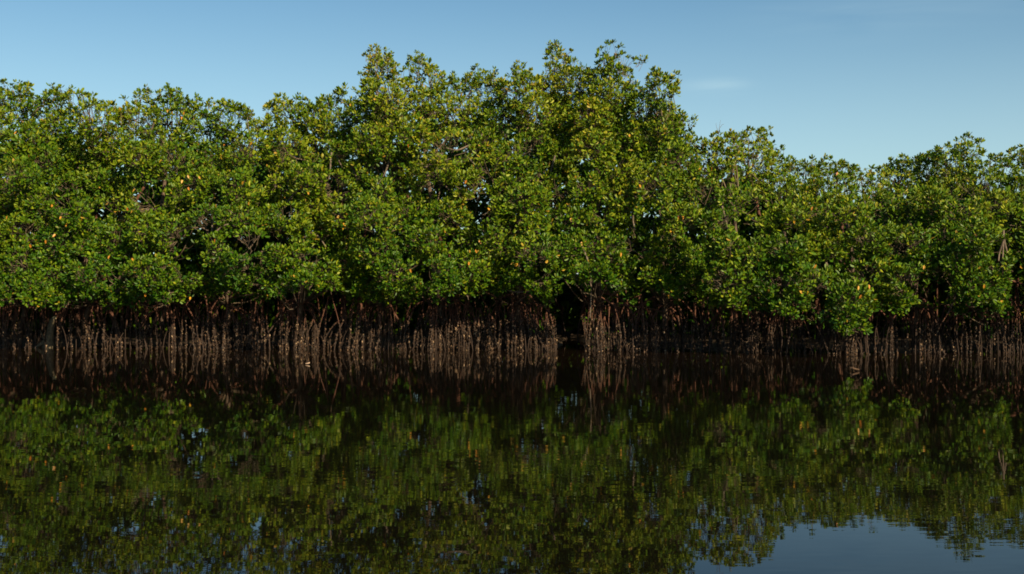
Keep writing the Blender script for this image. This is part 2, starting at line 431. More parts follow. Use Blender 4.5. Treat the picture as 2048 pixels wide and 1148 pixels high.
def fill(n_try, rmin, rmax, top_in, bot_in, overlap, x0=-560, x1=2600):
    """pack clumps of foliage into the outline, big ones first"""
    px = rng.uniform(x0, x1, n_try); py = rng.uniform(70, 680, n_try)
    top = np.interp(px, SKY[:, 0], SKY[:, 1]) + top_in; bot = np.interp(px, BOT[:, 0], BOT[:, 1]) - bot_in
    ok = (py > top) & (py < bot); px, py, top, bot = px[ok], py[ok], top[ok], bot[ok]
    d = np.empty(len(px))
    for s in range(0, len(px), 2000):
        d[s:s + 2000] = np.sqrt(((px[s:s + 2000, None] - EDGE[None, :, 0]) ** 2 + (py[s:s + 2000, None] - EDGE[None, :, 1]) ** 2).min(1))
    rad = np.clip(d - 7, rmin, rng.uniform(0.55, 1.0, len(d)) * rmax)
    ok = d > 9
    px, py, rad = px[ok], py[ok], rad[ok]
    o = np.argsort(-rad); px, py, rad = px[o], py[o], rad[o]
    keep = []; KX = np.empty(len(px)); KY = np.empty(len(px)); KR = np.empty(len(px)); k = 0
    for x, y, r_ in zip(px, py, rad):
        if k and (np.hypot(KX[:k] - x, KY[:k] - y) < overlap * (KR[:k] + r_)).any(): continue
        KX[k], KY[k], KR[k] = x, y, r_; k += 1
    return KX[:k].copy(), KY[:k].copy(), KR[:k].copy()

lx, ly, lr = fill(26000, 9, 46, 0, 0, 0.66)
Yf = solve_depth(lx, ly) + rng.normal(0, 0.2, len(lx))
front = dict(px=lx, py=ly, Y=Yf, r=lr * Yf / F)
sx, sy, sr = fill(9000, 26, 62, 66, 4, 0.66)
Ys = solve_depth(sx, sy) + 0.85 + rng.normal(0, 0.15, len(sx))
second = dict(px=sx, py=sy, Y=Ys, r=sr * Ys / F)

# ------------------------------------------------------------------ leaf rosettes
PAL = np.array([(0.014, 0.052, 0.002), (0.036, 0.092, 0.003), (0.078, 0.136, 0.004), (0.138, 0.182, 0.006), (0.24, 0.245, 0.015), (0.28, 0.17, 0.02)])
def rosettes_for(L, dens, back_keep):
    """tip positions, axes and hub points for every clump"""
    P, A, H, own = [], [], [], []
    for px, py, Y, r_ in zip(L['px'], L['py'], L['Y'], L['r']):
        C = at(px, py, Y)
        top = np.interp(px, SKY[:, 0], SKY[:, 1])
        thin = np.interp(py - top, [0, 30, 110], [0.26, 0.5, 1.0])
        n_ = max(3, int(dens * rng.uniform(0.65, 1.2) * thin * (r_ + 0.05) ** 2 * 4 * math.pi))
        d = unit(rng.normal(size=(n_, 3)))
        keep = (d[:, 1] < 0.15) | (rng.random(n_) < back_keep)
        d = d[keep]; n_ = len(d)
        rr = r_ * (1.0 - 0.42 * rng.random(n_) ** 1.6)
        sq = np.array([1.08, 1.0, 0.86])
        p = C + d * rr[:, None] * sq
        a = unit(0.62 * d + np.array([0.06, -0.32, 0.72]) + rng.normal(0, 0.24, (n_, 3)))
        P.append(p); A.append(a); H.append(np.broadcast_to(C + np.array([0, 0.35 * r_, -0.25 * r_]), p.shape).copy())
        own.append(np.full(n_, np.abs(TPX - px - rng.normal(0, 12)).argmin()))
    return np.concatenate(P), np.concatenate(A), np.concatenate(H), np.concatenate(own)

def build_leaves(P, A, nl, scale, yellow, drop=0.2):
    """six-sided leaves, folded along the midrib, set round each shoot tip; yellow = 0..1 per rosette"""
    n_ = len(P)
    U = unit(np.cross(A, unit(rng.normal(size=A.shape)))); W = np.cross(A, U)
    k = np.arange(nl)
    inner = k / max(1, nl - 1)
    th = np.radians(16 + 56 * inner)[None] + rng.normal(0, 0.28, (n_, nl))
    phi = (k * 2.39996)[None] + rng.uniform(0, 6.28, (n_, 1)) + rng.normal(0, 0.45, (n_, nl))
    L = (0.065 + 0.040 * rng.random((n_, nl))) * (0.72 + 0.36 * np.minimum(1, inner * 1.8))[None] * scale * rng.uniform(0.72, 1.2, (n_, 1))
    Wd = L * rng.uniform(0.42, 0.54, (n_, nl))
    c, s = np.cos(phi)[..., None], np.sin(phi)[..., None]
    rad = c * U[:, None] + s * W[:, None]; tan = -s * U[:, None] + c * W[:, None]
    d = np.cos(th)[..., None] * A[:, None] + np.sin(th)[..., None] * rad
    tan = unit(tan + rng.normal(0, 0.28, tan.shape) ); tan = unit(tan - d * (tan * d).sum(-1, keepdims=True))
    nrm = np.cross(tan, d)
    B = P[:, None] + d * 0.014 * scale + A[:, None] * (0.02 * (1 - inner))[None, :, None]
    L_, W_ = L[..., None], Wd[..., None]
    fold = 0.16 * W_ * nrm
    v = np.stack([B, B + d * 0.36 * L_ + tan * 0.44 * W_ + fold, B + d * 0.78 * L_ + tan * 0.43 * W_ + fold * 0.8 - nrm * 0.03 * L_,
                  B + d * L_ - nrm * 0.08 * L_,
                  B + d * 0.78 * L_ - tan * 0.43 * W_ + fold * 0.8 - nrm * 0.03 * L_, B + d * 0.36 * L_ - tan * 0.44 * W_ + fold], 2)
    keep = (rng.random(n_ * nl) > drop)
    V = v.reshape(-1, 6, 3)[keep].reshape(-1, 3)
    b0 = np.arange(keep.sum())[:, None] * 6
    Q = np.stack([b0 + np.array([[0, 3, 2, 1]]), b0 + np.array([[0, 5, 4, 3]])], 1).reshape(-1, 4)
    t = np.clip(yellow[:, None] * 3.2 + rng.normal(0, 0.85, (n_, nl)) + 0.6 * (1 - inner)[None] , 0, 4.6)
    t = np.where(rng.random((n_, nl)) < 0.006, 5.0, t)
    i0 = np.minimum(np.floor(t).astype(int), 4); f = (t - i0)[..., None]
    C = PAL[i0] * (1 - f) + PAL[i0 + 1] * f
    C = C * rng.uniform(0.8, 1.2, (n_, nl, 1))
    return V, Q, np.repeat(C.reshape(-1, 3)[keep], 2, 0)

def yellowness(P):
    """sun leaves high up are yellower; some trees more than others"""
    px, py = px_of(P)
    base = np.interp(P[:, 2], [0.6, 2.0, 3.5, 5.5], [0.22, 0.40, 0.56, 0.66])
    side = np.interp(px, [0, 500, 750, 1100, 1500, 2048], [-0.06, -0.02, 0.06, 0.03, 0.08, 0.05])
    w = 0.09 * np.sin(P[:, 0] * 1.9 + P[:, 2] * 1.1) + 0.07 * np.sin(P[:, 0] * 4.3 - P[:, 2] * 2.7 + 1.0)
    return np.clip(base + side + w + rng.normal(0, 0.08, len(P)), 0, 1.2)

fP, fA, fH, fo = rosettes_for(front, 74.0, 0.2)
sP, sA, sH, so = rosettes_for(second, 26.0, 0.15)
# open the hollows
def cull(P, A, H, o, strength, grow):
    px, py = px_of(P)
    g_ = in_gap(px, py, grow)
    keep = (g_ > 1) | (rng.random(len(P)) > strength)
    return P[keep], A[keep], H[keep], o[keep]
fP, fA, fH, fo = cull(fP, fA, fH, fo, 0.97, 1.0)
sP, sA, sH, so = cull(sP, sA, sH, so, 0.97, 1.0)

# open sprigs on the skyline: single rosettes on visible stems (photo px), with the stem's foot
SPRIGS = [
 ((1222, 175), [(1213, 84), (1226, 83), (1238, 92), (1203, 96), (1200, 108), (1247, 104), (1256, 114), (1265, 122), (1209, 121), (1226, 119), (1197, 123), (1236, 130), (1249, 138), (1262, 142)]),
 ((1262, 160), [(1284, 113), (1289, 122), (1279, 120)]),
 ((1318, 170), [(1308, 137), (1318, 142), (1330, 146), (1342, 152)]),
 ((1366, 262), [(1384, 234), (1390, 244), (1380, 250), (1372, 240)]),
 ((1112, 150), [(1100, 88), (1114, 84), (1108, 96), (1122, 100), (1098, 108), (1130, 108)]),
 ((756, 170), [(744, 96), (757, 92), (770, 98), (782, 106), (738, 112), (750, 116), (776, 122), (790, 130), (736, 134), (764, 134)]),
 ((836, 165), [(822, 110), (834, 106), (846, 112), (858, 122), (818, 124), (838, 124)]),
 ((1040, 165), [(1036, 122), (1046, 126), (1030, 134)]),
 ((950, 160), [(944, 136), (954, 132), (962, 142)]),
 ((2036, 330), [(2030, 298), (2040, 292), (2046, 304)]),
 ((690, 200), [(682, 176), (692, 172), (686, 186)]),
 ((1530, 280), [(1526, 256), (1537, 254), (1540, 268)]),
 ((1935, 300), [(1930, 268), (1942, 272), (1922, 276), (1950, 282)]),
 ((1095, 612), [(1094, 606), (1102, 600), (1112, 590), (1120, 580)]),
 ((1690, 640), [(1688, 662), (1700, 664), (1676, 658), (1710, 656)]),
]
for q in np.arange(-60, 2120, 17.0):        # loose upright sprays all along the skyline
    fx_ = q + rng.uniform(-7, 7); top_ = np.interp(fx_, SKY[:, 0], SKY[:, 1])
    nt = rng.integers(2, 6)
    SPRIGS.append(((fx_, top_ + rng.uniform(38, 60)), [(fx_ + rng.normal(0, 9), np.interp(fx_, SKY[:, 0], SKY[:, 1]) + rng.uniform(1, 34)) for _ in range(nt)]))
spP, spA, spH, spo = [], [], [], []
sprig_stems = []
for foot, tips in SPRIGS:
    Y0 = float(solve_depth(foot[0], foot[1])) + (0.15 if foot[1] < 400 else -0.05)
    f0 = at(*foot, Y0)
    for tx, ty in tips:
        p = at(tx, ty + 4, Y0 + rng.uniform(-0.12, 0.12))
        for _ in range(2):
            spP.append(p + rng.normal(0, 0.025, 3)); spA.append(unit(np.array([(tx - foot[0]) / 60.0, -0.15, 0.9]) + rng.normal(0, 0.25, 3)))
            spH.append(f0 + (p - f0) * 0.35); spo.append(int(np.abs(TPX - foot[0]).argmin()))
    sprig_stems.append((int(np.abs(TPX - foot[0]).argmin()), f0))
fP = np.concatenate([fP, spP]); fA = np.concatenate([fA, spA]); fH = np.concatenate([fH, spH]); fo = np.concatenate([fo, spo])

# ------------------------------------------------------------------ roots (photo px of the foot ranges: x0, x1, count, oyster amount, spread)
ROOT_RUNS = [(-420, 0, 26, 0.6, 0.25), (0, 65, 9, 0.9, .2), (115, 330, 22, 0.7, .25), (335, 375, 6, 0.8, .2), (380, 485, 26, 1.0, .30), (485, 645, 24, 0.9, .25),
             (645, 850, 32, 0.9, .25), (850, 1112, 84, 1.25, .22), (1168, 1335, 42, 1.0, .28), (1335, 1480, 17, 0.7, .25), (1482, 1520, 14, 0.9, .12),
             (1520, 1690, 16, 0.7, .25), (1692, 1716, 10, 0.9, .12), (1720, 1900, 20, 0.7, .25), (1900, 2048, 16, 0.5, .18), (2048, 2480, 26, 0.6, .25)]
EXPL_ROOTS = [   # roots one can follow in the photograph
 [(1176, 596), (1178, 625), (1174, 660), (1172, 700)], [(1176, 628), (1196, 594), (1222, 606), (1262, 612), (1330, 626), (1352, 668), (1356, 702)],
 [(1212, 575), (1226, 602), (1238, 640), (1242, 701)], [(985, 612), (1012, 588), (1040, 600), (1062, 628), (1078, 664), (1082, 699)],
 [(1066, 604), (1092, 616), (1106, 648), (1113, 697)], [(1058, 602), (1080, 630), (1096, 662), (1102, 698)], [(523, 600), (505, 646), (495, 674), (494, 698)], [(656, 592), (651, 649), (646, 698)],
 [(686, 588), (691, 636), (687, 698)], [(618, 598), (576, 625), (562, 655), (558, 698)], [(541, 576), (561, 588), (582, 614), (598, 660), (602, 698)], [(832, 606), (818, 644), (806, 677), (803, 699)],
 [(740, 612), (731, 644), (726, 698)], [(338, 604), (348, 649), (351, 698)], [(464, 584), (466, 634), (470, 698)], [(465, 630), (452, 655), (446, 698)],
 [(517, 612), (500, 655), (497, 698)], [(195, 602), (198, 646), (212, 672), (216, 698)], [(228, 630), (241, 682), (243, 699)], [(1506, 622), (1502, 670), (1497, 704)],
 [(1786, 628), (1784, 706)], [(1920, 584), (1895, 628), (1874, 664), (1862, 706)], [(2004, 608), (2008, 708)], [(2016, 596), (2017, 707)], [(1959, 628), (1957, 706)],
 [(1915, 632), (1911, 706)], [(1417, 612), (1407, 664), (1402, 704)], [(1424, 612), (1424, 664), (1418, 704)], [(20, 604), (14, 660), (12, 698)], [(33, 606), (30, 660), (28, 698)],
 [(80, 606), (88, 650), (92, 697)], [(70, 606), (64, 650), (60, 697)], [(2, 590), (8, 640), (6, 698)], [(932, 600), (925, 640), (921, 699)], [(965, 598), (985, 640), (990, 699)], [(1250, 604), (1270, 640), (1276, 702)],
 [(880, 596), (894, 640), (896, 699)], [(1985, 630), (1978, 670), (1970, 706)], [(1975, 628), (1995, 668), (2000, 707)],
]
roots = [[] for _ in TREES]       # per tree: (polyline, r0, r1, oyster)
trunk_base = []
for ti, (tpx, lab) in enumerate(TREES):
    Yt = float(shoreY(tpx)) + rng.uniform(0.8, 1.3)
    x = (tpx - CX) * Yt / F
    trunk_base.append(np.array([x, Yt, 0.0]))
def root_owner(px): return int(np.abs(TPX - px).argmin())
for ctrl in EXPL_ROOTS:
    px_f, py_f = ctrl[-1]
    Yfoot = F * CAMZ / (py_f - CY)
    Yfoot = min(Yfoot, float(shoreY(px_f)) + 0.15)
    pts = [at(a, b, Yfoot + 0.28 * (1 - i / (len(ctrl) - 1))) for i, (a, b) in enumerate(ctrl)]
    pts[-1][2] = -0.12
    roots[root_owner(px_f)].append((bezier(pts, 5), rng.uniform(0.008, 0.014), rng.uniform(0.010, 0.016), 0.6))
for x0, x1, cnt, oy, spread in ROOT_RUNS:
    cnt = int(cnt * 1.75)
    heads = [(rng.uniform(x0, x1), rng.uniform(0.95, 1.25), rng.uniform(0.25, 0.75)) for _ in range(max(2, cnt // 4))]
    for k in range(cnt):
        px = x0 + (x1 - x0) * (k + rng.uniform(0.1, 0.9)) / cnt
        dep = rng.choice([rng.uniform(-0.35, 0.15), rng.uniform(0.1, 0.9)], p=[0.55, 0.45])
        Y = float(shoreY(px)) + dep
        foot = np.array([(px - CX) * Y / F, Y, -0.12])
        hx, hz, hd = min(heads, key=lambda h: abs(h[0] - px) + rng.uniform(0, 40))
        Yh = float(shoreY(hx)) + hd
        head = np.array([(hx - CX) * Yh / F, Yh, hz])
        if rng.random() < 0.45:                    # straight drop root
            head = foot + np.array([rng.normal(0, spread * 0.6), rng.uniform(0.05, 0.35), rng.choice([rng.uniform(0.95, 1.3), rng.uniform(0.55, 0.85)])])
            mid = (foot + head) / 2 + np.array([rng.normal(0, 0.05), rng.normal(0, 0.05), 0])
            ctrl = [head, mid, foot]
        else:                                      # arching prop root
            lim = np.clip(head[0] - foot[0], -0.55, 0.55)
            head = foot + np.array([lim, max(0.15, head[1] - foot[1]), rng.uniform(0.6, 1.2)])
            m1 = foot + (head - foot) * np.array([0.42, 0.4, 0.86]); m2 = foot + (head - foot) * np.array([0.08, 0.1, 0.45]) + np.array([rng.normal(0, 0.03), 0, 0])
            ctrl = [head, m1, m2, foot]
        roots[root_owner(px)].append((bezier(ctrl, 4), rng.uniform(0.004, 0.009), rng.choice([rng.uniform(0.005, 0.009), rng.uniform(0.009, 0.016)]), oy * rng.choice([0.3, 0.8, 1.3])))
# main arching prop roots from each trunk
for ti, tb in enumerate(trunk_base):
    for k in range(6):
        a = R(-150 + 300 * (k + rng.uniform(-0.25, 0.25)) / 5) + math.pi * 1.5
        reach = rng.uniform(0.5, 0.95)
        z0 = rng.uniform(0.8, 1.25)
        head = tb + np.array([0, 0, z0]); d = np.array([math.cos(a), math.sin(a), 0])
        foot = tb + d * reach; foot[2] = -0.12
        if abs(foot[0] - INLET_X) < 0.33 and foot[1] < shore_at_x(foot[0]) + 1.2: continue
        roots[ti].append((bezier([head, tb + d * reach * 0.45 + np.array([0, 0, z0 * 0.92]), tb + d * reach * 0.85 + np.array([0, 0, z0 * 0.5]), foot], 5), 0.026, 0.016, 0.35))

def oyster_mesh(pts, rad, amount):
    """crust of oyster shells on the tidal part of a root: little wedge-shaped flakes"""
    seg = np.linalg.norm(np.diff(pts, axis=0), axis=1); cum = np.concatenate([[0], np.cumsum(seg)])
    n_ = int(amount * rng.uniform(35, 75))
    s = cum[-1] - 0.10 - rng.random(n_ * 2) ** 1.15 * rng.uniform(0.55, 0.85)
    s = s[s > 0][:n_]
    P = np.stack([np.interp(s, cum, pts[:, i]) for i in range(3)], 1)
    P = P[P[:, 2] > -0.04]; n_ = len(P)
    if n_ < 3: return None
    a = rng.uniform(0, 6.28, n_); out = np.stack([np.cos(a), np.sin(a), rng.normal(0.1, 0.4, n_)], 1); out = unit(out)
    up = unit(np.stack([rng.normal(0, .5, n_), rng.normal(0, .5, n_), np.ones(n_)], 1)); up = unit(up - out * (up * out).sum(1, keepdims=True))
    sd = np.cross(out, up)
    L = rng.uniform(0.02, 0.06, (n_, 1)); W = L * rng.uniform(0.5, 0.85, (n_, 1)); T = L * 0.35
    c = P + out * (rad * 0.75 + rng.uniform(0.0, 0.016, (n_, 1)))
    v = np.stack([c - up * L * 0.5, c + sd * W * 0.5 + up * L * 0.1, c + up * L * 0.55, c - sd * W * 0.5 + up * L * 0.05, c + out * T + up * L * 0.2], 1)
    b0 = np.arange(n_)[:, None] * 5
    tr = np.concatenate([b0 + np.array([[0, 1, 4]]), b0 + np.array([[1, 2, 4]]), b0 + np.array([[2, 3, 4]]), b0 + np.array([[3, 0, 4]])])
    g_ = rng.random(n_)[:, None]
    C = np.array([0.015, 0.008, 0.0045]) * (1 - g_ ** 2) + np.array([0.09, 0.045, 0.021]) * g_ ** 2
    C = np.where(rng.random((n_, 1)) < 0.05, np.array([0.26, 0.17, 0.10]), C)
    return np_mesh('oyster_cluster', v.reshape(-1, 3), tris=tr, face_col=np.tile(C, (4, 1)))

# visible limbs in the photograph (px polylines)
BRANCHES = [[(308, 246), (294, 288), (296, 335), (303, 366)], [(282, 320), (284, 350), (290, 372)], [(360, 462), (402, 455), (424, 470)], [(426, 434), (424, 487), (441, 520)], [(424, 470), (450, 450), (470, 452)],
 [(561, 311), (553, 352), (548, 390)], [(663, 305), (660, 342), (655, 372)], [(673, 311), (686, 342), (690, 372)], [(772, 250), (767, 300), (770, 322)], [(778, 322), (770, 346), (757, 368)],
 [(574, 405), (600, 379), (647, 363)], [(590, 460), (622, 466), (637, 473), (652, 494)], [(600, 440), (610, 466), (606, 488)], [(966, 266), (945, 300), (924, 332)], [(940, 290), (915, 300), (892, 296)], [(867, 352), (884, 366), (898, 379)],
 [(1110, 311), (1100, 350), (1092, 388)], [(1272, 388), (1266, 436), (1270, 460)], [(1162, 488), (1178, 530), (1182, 580), (1180, 636)], [(1444, 412), (1455, 457), (1460, 505), (1463, 545)], [(1460, 500), (1452, 520), (1450, 545)], [(1462, 508), (1470, 530), (1474, 548)],
 [(2007, 460), (2006, 500), (2004, 530)], [(2007, 475), (2014, 505), (2020, 525)], [(2007, 480), (1999, 505), (1997, 522)], [(1652, 525), (1659, 545), (1658, 575)], [(1915, 570), (1908, 600), (1895, 628)], [(890, 340), (868, 330), (846, 336)], [(930, 310), (950, 330), (956, 352)],
 [(700, 330), (712, 352), (716, 380)], [(480, 440), (500, 452), (530, 450)], [(1000, 574), (1030, 584), (1062, 582), (1098, 572)], [(130, 330), (160, 336), (190, 326)], [(212, 318), (240, 322), (256, 310)]]

# ------------------------------------------------------------------ assemble every tree
def tree_z_top(px): return CAMZ + (CY - np.interp(px, SKY[:, 0], SKY[:, 1]) - 40) * 25.0 / F
allP, allA, allH = np.concatenate([fP, sP]), np.concatenate([fA, sA]), np.concatenate([fH, sH])
allo = np.concatenate([fo, so]); is_front = np.arange(len(allP)) < len(fP)
tree_objs = []
for ti, (tpx, lab) in enumerate(TREES):
    tb = trunk_base[ti]
    t = empty('mangrove_tree', (tb[0], tb[1], 0.0))
    tag(t, lab, 'tree', 'mangroves along the creek bank')
    tree_objs.append(t)
    def child(name, me, mat, parent=None):
        o = link(name, me, mat)
        o.parent = parent or t
        if parent is None: o.location = (-tb[0], -tb[1], 0)
        return o
    # trunk
    zt = float(tree_z_top(tpx)); zt = min(zt, 3.0) if tpx > 1400 else zt - 0.3
    lean = rng.normal(0, 0.2)
    tr = [tb + np.array([rng.normal(0, .04), 0, -0.12]), tb + np.array([0, 0, 0.55]), tb + np.array([rng.normal(0, .05), 0, 1.1]), tb + np.array([lean * 0.5, -0.1, 1.1 + (zt - 1.1) * 0.4]),
          tb + np.array([lean, rng.uniform(0.1, 0.4), 1.1 + (zt - 1.1) * 0.75]), tb + np.array([lean * 1.2, rng.uniform(0.5, 0.9), zt])]
    trunk_pts = bezier(tr, 5)
    T = Tubes(); T.add(trunk_pts, np.interp(np.linspace(0, 1, len(trunk_pts)), [0, 0.2, 0.35, 1], [0.045, 0.055, 0.07, 0.018]), 7)
    child('trunk', T.mesh('trunk'), M_TRUNK)
    # limbs to the clumps and shoots to the rosettes
    T = Tubes()
    for L, off in ((front, 0), (second, 0)):
        mine = np.abs(TPX[None] - L['px'][:, None]).argmin(1) == ti
        for px, py, Y, r_ in zip(L['px'][mine], L['py'][mine], L['Y'][mine], L['r'][mine]):
            C = at(px, py, Y) + np.array([0, 0.35 * r_, -0.25 * r_])
            kk = np.argmin(np.abs(trunk_pts[:, 2] - max(0.9, C[2] - 0.55 - 0.5 * rng.random())))
            s0 = trunk_pts[kk]
            if C[1] > tb[1] + 1.2: s0 = C + np.array([rng.normal(0, 0.12), 0.35, -0.9])      # carried by a stem further in
            mid = s0 + (C - s0) * np.array([0.5, 0.5, 0.3]) + rng.normal(0, 0.10, 3)
            q = bezier([s0, mid, C], 3)
            T.add(q, np.linspace(0.019, 0.008, len(q)), 4)
    sel = allo == ti
    P_, A_, H_ = allP[sel], allA[sel], allH[sel]
    for sti, f0 in sprig_stems:
        if sti == ti and f0[2] > 2:
            q = bezier([f0 + np.array([rng.normal(0, 0.15), 0.3, -0.7]), f0 + np.array([rng.normal(0, 0.06), 0.1, -0.35]), f0], 3); T.add(q, np.linspace(0.012, 0.007, len(q)), 4)
    me = T.mesh('limbs'); child('inner_limbs', me, M_TWIG)['kind'] = 'stuff'
    # shoots: thin bent three-sided twigs, vectorised
    n_ = len(P_)
    B0 = H_ + (P_ - H_) * rng.uniform(0.25, 0.7, (n_, 1)) + rng.normal(0, 0.05, H_.shape); B1 = (B0 + P_) / 2 + rng.normal(0, 0.02, H_.shape) - A_ * 0.02; B2 = P_
    a = np.arange(3) * 2.0944
    e1 = unit(np.cross(P_ - H_ + 1e-4, rng.normal(size=P_.shape))); e2 = np.cross(unit(P_ - H_ + 1e-4), e1)
    circ = np.cos(a)[None, :, None] * e1[:, None] + np.sin(a)[None, :, None] * e2[:, None]
    ring = np.stack([B0[:, None] + circ * 0.006, B1[:, None] + circ * 0.005, B2[:, None] + circ * 0.0035], 1)   # n,3,3,3
    V = ring.reshape(-1, 3); b0 = np.arange(n_)[:, None] * 9
    Q = np.concatenate([b0 + np.array([[r_ * 3 + j, r_ * 3 + (j + 1) % 3, r_ * 3 + 3 + (j + 1) % 3, r_ * 3 + 3 + j]]) for r_ in range(2) for j in range(3)])
    child('twigs', np_mesh('twigs', V, quads=Q), M_TWIG)['kind'] = 'stuff'
    # crown
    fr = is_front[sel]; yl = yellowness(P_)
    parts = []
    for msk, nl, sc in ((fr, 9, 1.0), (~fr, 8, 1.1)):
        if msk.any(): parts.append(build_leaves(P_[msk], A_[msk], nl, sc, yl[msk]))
    off = 0; VV, QQ, CC = [], [], []
    for v, q, c in parts:
        VV.append(v); QQ.append(q + off); CC.append(c); off += len(v)
    cr = child('crown', np_mesh('crown', np.concatenate(VV), quads=np.concatenate(QQ), face_col=np.concatenate(CC)), M_LEAF)
    cr['kind'] = 'stuff'
    # limbs that show
    for br in BRANCHES:
        if int(np.abs(TPX - br[len(br) // 2][0]).argmin()) != ti: continue
        T = Tubes()
        bx = np.array(br, float)
        Yb = solve_depth(bx[:, 0], bx[:, 1]).mean() + 0.12
        pts = bezier([at(a_, b_, Yb + rng.normal(0, 0.04)) for a_, b_ in br], 4)
        T.add(pts, np.linspace(0.021, 0.013, len(pts)), 6)
        child('branch', T.mesh('branch'), M_BARK)
    # roots
    for pts, r0, r1, oy in roots[ti]:
        T = Tubes()
        rr = np.linspace(r0, r1, len(pts)) * rng.uniform(0.9, 1.12, len(pts))
        T.add(pts, rr, 6)
        if rng.random() < 0.4 and len(pts) > 6:      # a fork lower down
            k0 = int(len(pts) * rng.uniform(0.3, 0.6)); f_ = pts[-1] + np.array([rng.choice([-1, 1]) * rng.uniform(0.07, 0.24), rng.normal(0, 0.1), 0])
            if not abs(f_[0] - INLET_X) < 0.3:
                q = bezier([pts[k0], pts[k0] * np.array([0.35, 0.5, 0.6]) + f_ * np.array([0.65, 0.5, 0.4]), f_], 3); T.add(q, np.linspace(r0, r1, len(q)) * 0.8, 5)
        ro = child('prop_root', T.mesh('prop_root'), M_ROOT)
        om = oyster_mesh(pts, r1, oy) if oy > 0.25 else None
        if om:
            oo = link('oyster_cluster', om, M_OYSTER); oo.parent = ro; oo['kind'] = 'stuff'

# ------------------------------------------------------------------ yellow leaves that stand out, each its own part
lv = 0.8 * np.array([(0, 0, 0), (0.024, 0.040, 0.006), (0.024, 0.085, 0.003), (0, 0.112, -0.008), (-0.024, 0.085, 0.003), (-0.024, 0.040, 0.006)])
yl_me = np_mesh('yellow_leaf', lv, quads=[(0, 3, 2, 1), (0, 5, 4, 3)])
yl_me.materials.append(M_YELLOW)
YELLOW = [(70, 486), (80, 488), (290, 609), (268, 508), (440, 291), (365, 218), (362, 226), (335, 229), (382, 367), (373, 350), (75, 315), (28, 262), (120, 455), (132, 460), (105, 474), (252, 423), (247, 487),
 (363, 358), (432, 412), (500, 292), (112, 621), (222, 506), (430, 484), (5, 430), (92, 415), (410, 348), (682, 457), (686, 470), (818, 306), (930, 376), (826, 536), (954, 493), (955, 500), (962, 422), (618, 404), (497, 398), (486, 370), (702, 198), (752, 203), (926, 525), (1030, 535),
 (1366, 444), (1360, 441), (1328, 468), (1423, 342), (1410, 343), (1244, 514), (1142, 444), (1745, 575), (1716, 566), (1605, 588), (1616, 590), (1585, 448), (1622, 418), (1858, 540), (1962, 590), (1722, 598), (1630, 528), (1318, 610), (1405, 578), (1260, 275), (1330, 270), (1275, 372), (488, 614), (385, 612), (1030, 538), (1170, 492), (1505, 350), (1668, 345)]
fpx, fpy = px_of(fP)
for yx, yy in YELLOW:
    d2 = (fpx - yx) ** 2 + (fpy - yy) ** 2
    cand = np.where(d2 < 22 ** 2)[0]
    if len(cand) == 0: cand = np.argsort(d2)[:3]
    k = cand[np.argmin(fP[cand, 1] + 0.004 * np.sqrt(d2[cand]))]
    Y = fP[k, 1] - 0.03
    p = fP[k] + np.clip(at(yx, yy, Y) - fP[k], -0.055, 0.055)
    p[1] = Y
    ti = int(fo[k]); tb = trunk_base[ti]
    o = link('yellow_leaf', yl_me, None, parent=tree_objs[ti], loc=(p[0] - tb[0], p[1] - tb[1], p[2]))
    o.rotation_euler = (R(rng.uniform(55, 125)), R(rng.uniform(-40, 40)), R(rng.uniform(-40, 40)))

# bare wispy twig above the lower trees
ti = 12; tb = trunk_base[ti]
T = Tubes(); Yw = float(solve_depth(1440, 285)) + 0.2
T.add(bezier([at(1434, 300, Yw), at(1437, 268, Yw), at(1441, 240, Yw)], 4), np.linspace(0.006, 0.002, 9), 4)
T.add(bezier([at(1437, 264, Yw), at(1433, 254, Yw), at(1432, 246, Yw)], 3), np.linspace(0.004, 0.002, 7), 4)
T.add(bezier([at(1438, 258, Yw), at(1444, 250, Yw), at(1448, 248, Yw)], 3), np.linspace(0.004, 0.002, 7), 4)
o = link('bare_twig', T.mesh('bare_twig'), M_TWIG, parent=tree_objs[ti], loc=(-tb[0], -tb[1], 0))

# ------------------------------------------------------------------ the wood behind: one dark mass of foliage, stems and roots
n_ = 31500
bx = rng.uniform(-19, 19, n_)
dep = np.concatenate([rng.uniform(1.6, 8.0, 9000), rng.uniform(6.0, 15.0, 6000), rng.uniform(4.5, 15.0, 8000), rng.uniform(1.8, 8.0, 6000), rng.uniform(4.6, 10.0, 2500)])
by = shore_at_x(bx) + dep
pxb = CX + F * bx / by
ztop = CAMZ + (CY - np.interp(pxb, SKY[:, 0], SKY[:, 1]) - 75) * by / F - 0.12 * dep * 0
ztop = np.minimum(ztop, np.interp(pxb, [600, 700, 1380, 1480], [4.6, 5.6, 5.6, 3.9]))
zlow = np.interp(dep, [1.6, 4.5, 6.5, 10], [1.05, 1.0, 0.15, 0.15])
ztop = np.where(np.arange(n_) < 9000, ztop, np.minimum(ztop, 2.6)); 
late = np.arange(n_) >= 23000
ztop = np.where((np.arange(n_) < 15000) | late, ztop, 1.5); zlow = np.where((np.arange(n_) < 15000) | late, zlow, 0.12)
ztop = np.where(late, CAMZ + (CY - np.interp(pxb, SKY[:, 0], SKY[:, 1]) - 110) * by / F, ztop); zlow = np.where(late, 1.5, zlow); ztop = np.maximum(ztop, zlow + 0.2)
bz = zlow + (ztop - zlow) * rng.random(n_)
P_ = np.stack([bx, by, bz], 1)
px, py = px_of(P_)
sky_hole = np.array([(655, 300, 6), (702, 318, 3), (955, 232, 5)])
kp = np.ones(n_, bool)
for hx, hy, hr in sky_hole: kp &= np.hypot(px - hx, py - hy) > hr + 8
kp &= ~((np.abs(px - 1142) < 42) & (P_[:, 2] < 1.5) & (P_[:, 1] < 30.5))
